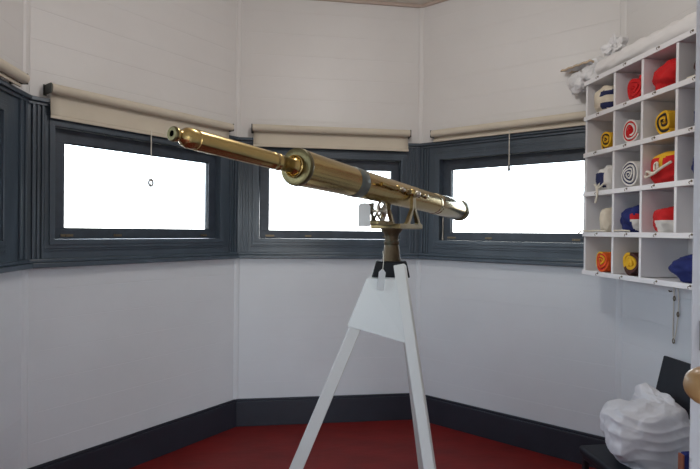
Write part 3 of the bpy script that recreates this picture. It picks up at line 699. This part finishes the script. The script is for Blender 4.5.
# ---- things lying on top of the rack
TOP = 2.7115
mb = MB(); pts = []; rr = []
for i in range(60):
    q = i/59; u = 0.115 + 0.98*q
    rr.append(0.060 + 0.003*math.sin(i*0.9)); pts.append(WR.p(u, 0.232 + 0.008*math.sin(q*6), TOP + 0.060))
mb.tube(pts, rr, 40)
V2 = []
for v in mb.v:
    nn = noise.noise(Vector((v.x*22, v.y*6, v.z*22)))*0.010 + 0.005*(1-abs(math.sin(v.z*60+v.y*3+noise.noise(v*5)*4)))
    v2 = v + Vector((nn, 0, nn)); v2.z = max(v2.z, TOP+0.0005); V2.append(v2)
mb.v = V2
o = tag(obj('rolled_sheet', mb, M_ROLLS, origin=WR.p(0.55, 0.235, TOP), sharp=75), 'long white rolled sheet lying along the top of the pigeonhole rack', 'rolled sheet')
pw_ = thing('plastic_wrapping', 'crumpled milky plastic with a flat tan edge jutting out at the rack top left end', 'plastic sheet', WR.p(0.03, 0.2, TOP))
V, Fs = crumple(WR.p(0.025, 0.215, TOP+0.078), (0.085, 0.078, 0.075), 21, fold=0.24, nf=4, n=96, m=64, flat=TOP+0.0005, lump=0.35)
mb = MB(); mb.add(V, Fs, 0, True); obj('crumpled_end', mb, M_PLAST, pw_, sharp=50)
V, Fs = crumple(WR.p(0.205, 0.215, TOP+0.185), (0.045, 0.055, 0.055), 25, fold=0.5, nf=4, n=80, m=56, lump=0.7)
V = [v if v.z > TOP+0.128 else Vector((v.x, v.y, TOP+0.128)) for v in V]
mb = MB(); mb.add(V, Fs, 0, True); obj('loose_tuft', mb, M_PLAST, pw_, sharp=50)
mb = MB(); N = 14; V = []; Fs = []
for i in range(N+1):
    q = i/N; u = 0.08 - 0.315*q
    for j in range(9):
        d = 0.19 + 0.12*j/8 + 0.02*q; z = TOP + 0.135 + 0.02*math.sin(q*3.1)*(0.5+0.5*math.sin(j*1.4)) + 0.030*q + 0.004*math.sin(i*1.9+j)
        V.append(WR.p(u, d, z))
for i in range(N):
    for j in range(8): Fs.append((i*9+j, (i+1)*9+j, (i+1)*9+j+1, i*9+j+1))
mb.add(V, Fs, [1 if f[0]//9 >= N-2 and f[0] % 9 < 4 else 0 for f in Fs], True)
o = obj('folded_flap', mb, [M_PLAST, M_TANEDGE], pw_); o['label'] = 'flat white flap with tan edge'
so = o.modifiers.new('thick', 'SOLIDIFY'); so.thickness = 0.014; so.offset = -1; so.material_offset_rim = 1
V, Fs = crumple(WR.p(-0.095, 0.265, TOP+0.035), (0.05, 0.085, 0.072), 23, fold=0.30, nf=4, n=90, m=60, lump=0.35)
mb = MB(); mb.add(V, Fs, 0, True); obj('hanging_lump', mb, M_PLAST, pw_, sharp=50)

# ---- cord hanging on the wall under the rack
u0 = 0.455; mb = MB()
t = thing('hanging_cord', 'thin looped cord with metal clips hanging on the wall under the rack', 'cord', WR.p(0.49, 0.01, 1.05))
mb.tube([WR.p(a, d, z) for a, d, z in smooth([(0.490, 0.014, 1.375), (0.492, 0.012, 1.33), (0.488, 0.010, 1.20), (0.486, 0.010, 1.10), (0.494, 0.012, 1.045), (0.507, 0.012, 1.08), (0.520, 0.010, 1.17), (0.526, 0.010, 1.27), (0.522, 0.014, 1.375)])], 0.0032, 8)
obj('cord', mb, M_STRING, t)
for a, z in ((0.497, 1.295), (0.527, 1.205), (0.496, 1.040)):
    mb = MB(); mb.tube([WR.p(a+0.007*math.cos(k_*PI/6), 0.014, z+0.014*math.sin(k_*PI/6)) for k_ in range(12)], 0.0030, 6, closed=True); obj('clip', mb, M_HOOK, t)
mb = MB(); mb.tube([WR.p(0.462, 0.001, 1.335), WR.p(0.462, 0.016, 1.333), WR.p(0.462, 0.020, 1.34)], 0.004, 8)
tag(obj('wall_hook', mb, M_HOOK, origin=WR.p(0.462, 0.001, 1.335)), 'small dark hook in the wall beside the hanging cord', 'hook')

# ------------------------------------------------------------------ black chair against the right wall
ch = thing('side_chair', 'black chair with padded back standing under the pigeonhole rack', 'chair', (1.55, -1.86, 0))
SX0, SX1, SY0, SY1, SZ = 1.305, 1.74, -2.165, -1.635, 0.45
mb = MB(); mb.box(SX0, SX1, SY0, SY1, SZ-0.05, SZ); obj('seat', mb, M_CHAIR, ch, bevel=0.018, seg=4)
mb = MB(); mb.box(SX0+0.015, SX1-0.005, SY0+0.015, SY1-0.015, SZ-0.072, SZ-0.0505); obj('seat_frame', mb, M_CHAIRLEG, ch, bevel=0.003)
for x, y, bx in ((SX0+0.03, SY0+0.03, 0), (SX0+0.03, SY1-0.03, 0), (SX1-0.03, SY0+0.03, 0.05), (SX1-0.03, SY1-0.03, 0.05)):
    mb = MB(); mb.bar((x, y, SZ-0.0725), (x+bx, y, 0), 0.03, 0.03, (0, 1, 0), w2=0.024, h2=0.024); obj('leg', mb, M_CHAIRLEG, ch, bevel=0.004)
for y in (SY0+0.07, SY1-0.07):
    mb = MB(); mb.tube([(SX1-0.03, y, SZ-0.06), (SX1+0.03, y, SZ+0.02), (1.822, y, 0.70), (1.880, y, 0.92)], 0.010, 10); obj('back_post', mb, M_CHAIRLEG, ch)
mb = MB(); a = Vector((1.797, 0, 0.672)); b = Vector((1.868, 0, 0.953)); mb.bar(a + Vector((0, -1.885, 0)), b + Vector((0, -1.885, 0)), 0.525, 0.026, (0, 1, 0)); obj('backrest', mb, M_CHAIR, ch, bevel=0.008, seg=3)

# white sheet heaped on the seat
def keep_heap(p):
    p = p.copy()
    if p.x > 1.78: p.x = 1.78 + (p.x-1.78)*0.1
    if p.y < -1.88: p.y = -1.88 - 0.22*math.tanh((-1.88-p.y)/0.26)
    return p
V, Fs = crumple((1.555, -1.915, 0.600), (0.225, 0.240, 0.178), 31, fold=0.075, nf=5, n=220, m=150, flat=SZ+0.001, lump=0.22, pw=0.85, keep=keep_heap,
                dirs=[Vector((0.1, 0.3, 1)).normalized(), Vector((0.2, 0.8, 0.6)).normalized(), Vector((0.1, 0.9, -0.3)).normalized(), Vector((-0.5, 0.1, 0.9)).normalized(), Vector((0.7, -0.3, 0.6)).normalized()])
hc_ = Vector((1.56, -1.925, 0.595))
def crease(p):
    # finer sagging creases running along the heap
    r_ = (p-hc_).normalized(); w_ = noise.noise(Vector((p.x*4, p.y*3, p.z*5)))
    a_ = 1-abs(math.sin((p.z*46 + p.y*7 - p.x*5) + w_*4.5)); b_ = 1-abs(math.sin((p.y*30 + p.z*16) + w_*6 + 1.1))
    m_ = noise.noise(Vector((p.x*6+4, p.y*5, p.z*6)))
    p2 = p + r_*(0.012*a_*max(0, m_+0.45) + 0.014*b_*max(0, 0.3-m_) - 0.006); p2.z = max(p2.z, SZ+0.001)
    return keep_heap(p2)
V = [crease(p) if p.z > SZ+0.004 else p for p in V]
V2, F2 = crumple((1.66, -1.80, 0.70), (0.06, 0.15, 0.115), 33, fold=0.13, nf=4, n=90, m=60, lump=0.3)
mb = MB(); mb.add(V, Fs, 0, True)
hp = thing('heaped_sheet', 'crumpled white sheet heaped on the seat of the black chair', 'sheet', (1.535, -1.905, SZ))
obj('cloth', mb, M_SHEET, hp, sharp=85); mb = MB(); mb.add(V2, F2, 0, True); obj('loose_tuft', mb, M_SHEET, hp, sharp=85)

# small folded blue and orange cloth at the foot of the heap
def foldcloth():
    t = thing('folded_cloth', 'small blue folded cloth with orange edge on the chair beside the heaped sheet', 'cloth', (1.56, -2.13, SZ))
    mb = MB(); mb.box(1.535, 1.62, -2.150, -2.112, SZ+0.001, SZ+0.165); obj('blue_fold', mb, M_BLUE, t, bevel=0.012, seg=4)
    mb = MB(); mb.box(1.524, 1.5345, -2.148, -2.114, SZ+0.001, SZ+0.160); obj('orange_fold', mb, M_RUST, t, bevel=0.006, seg=3)
foldcloth()
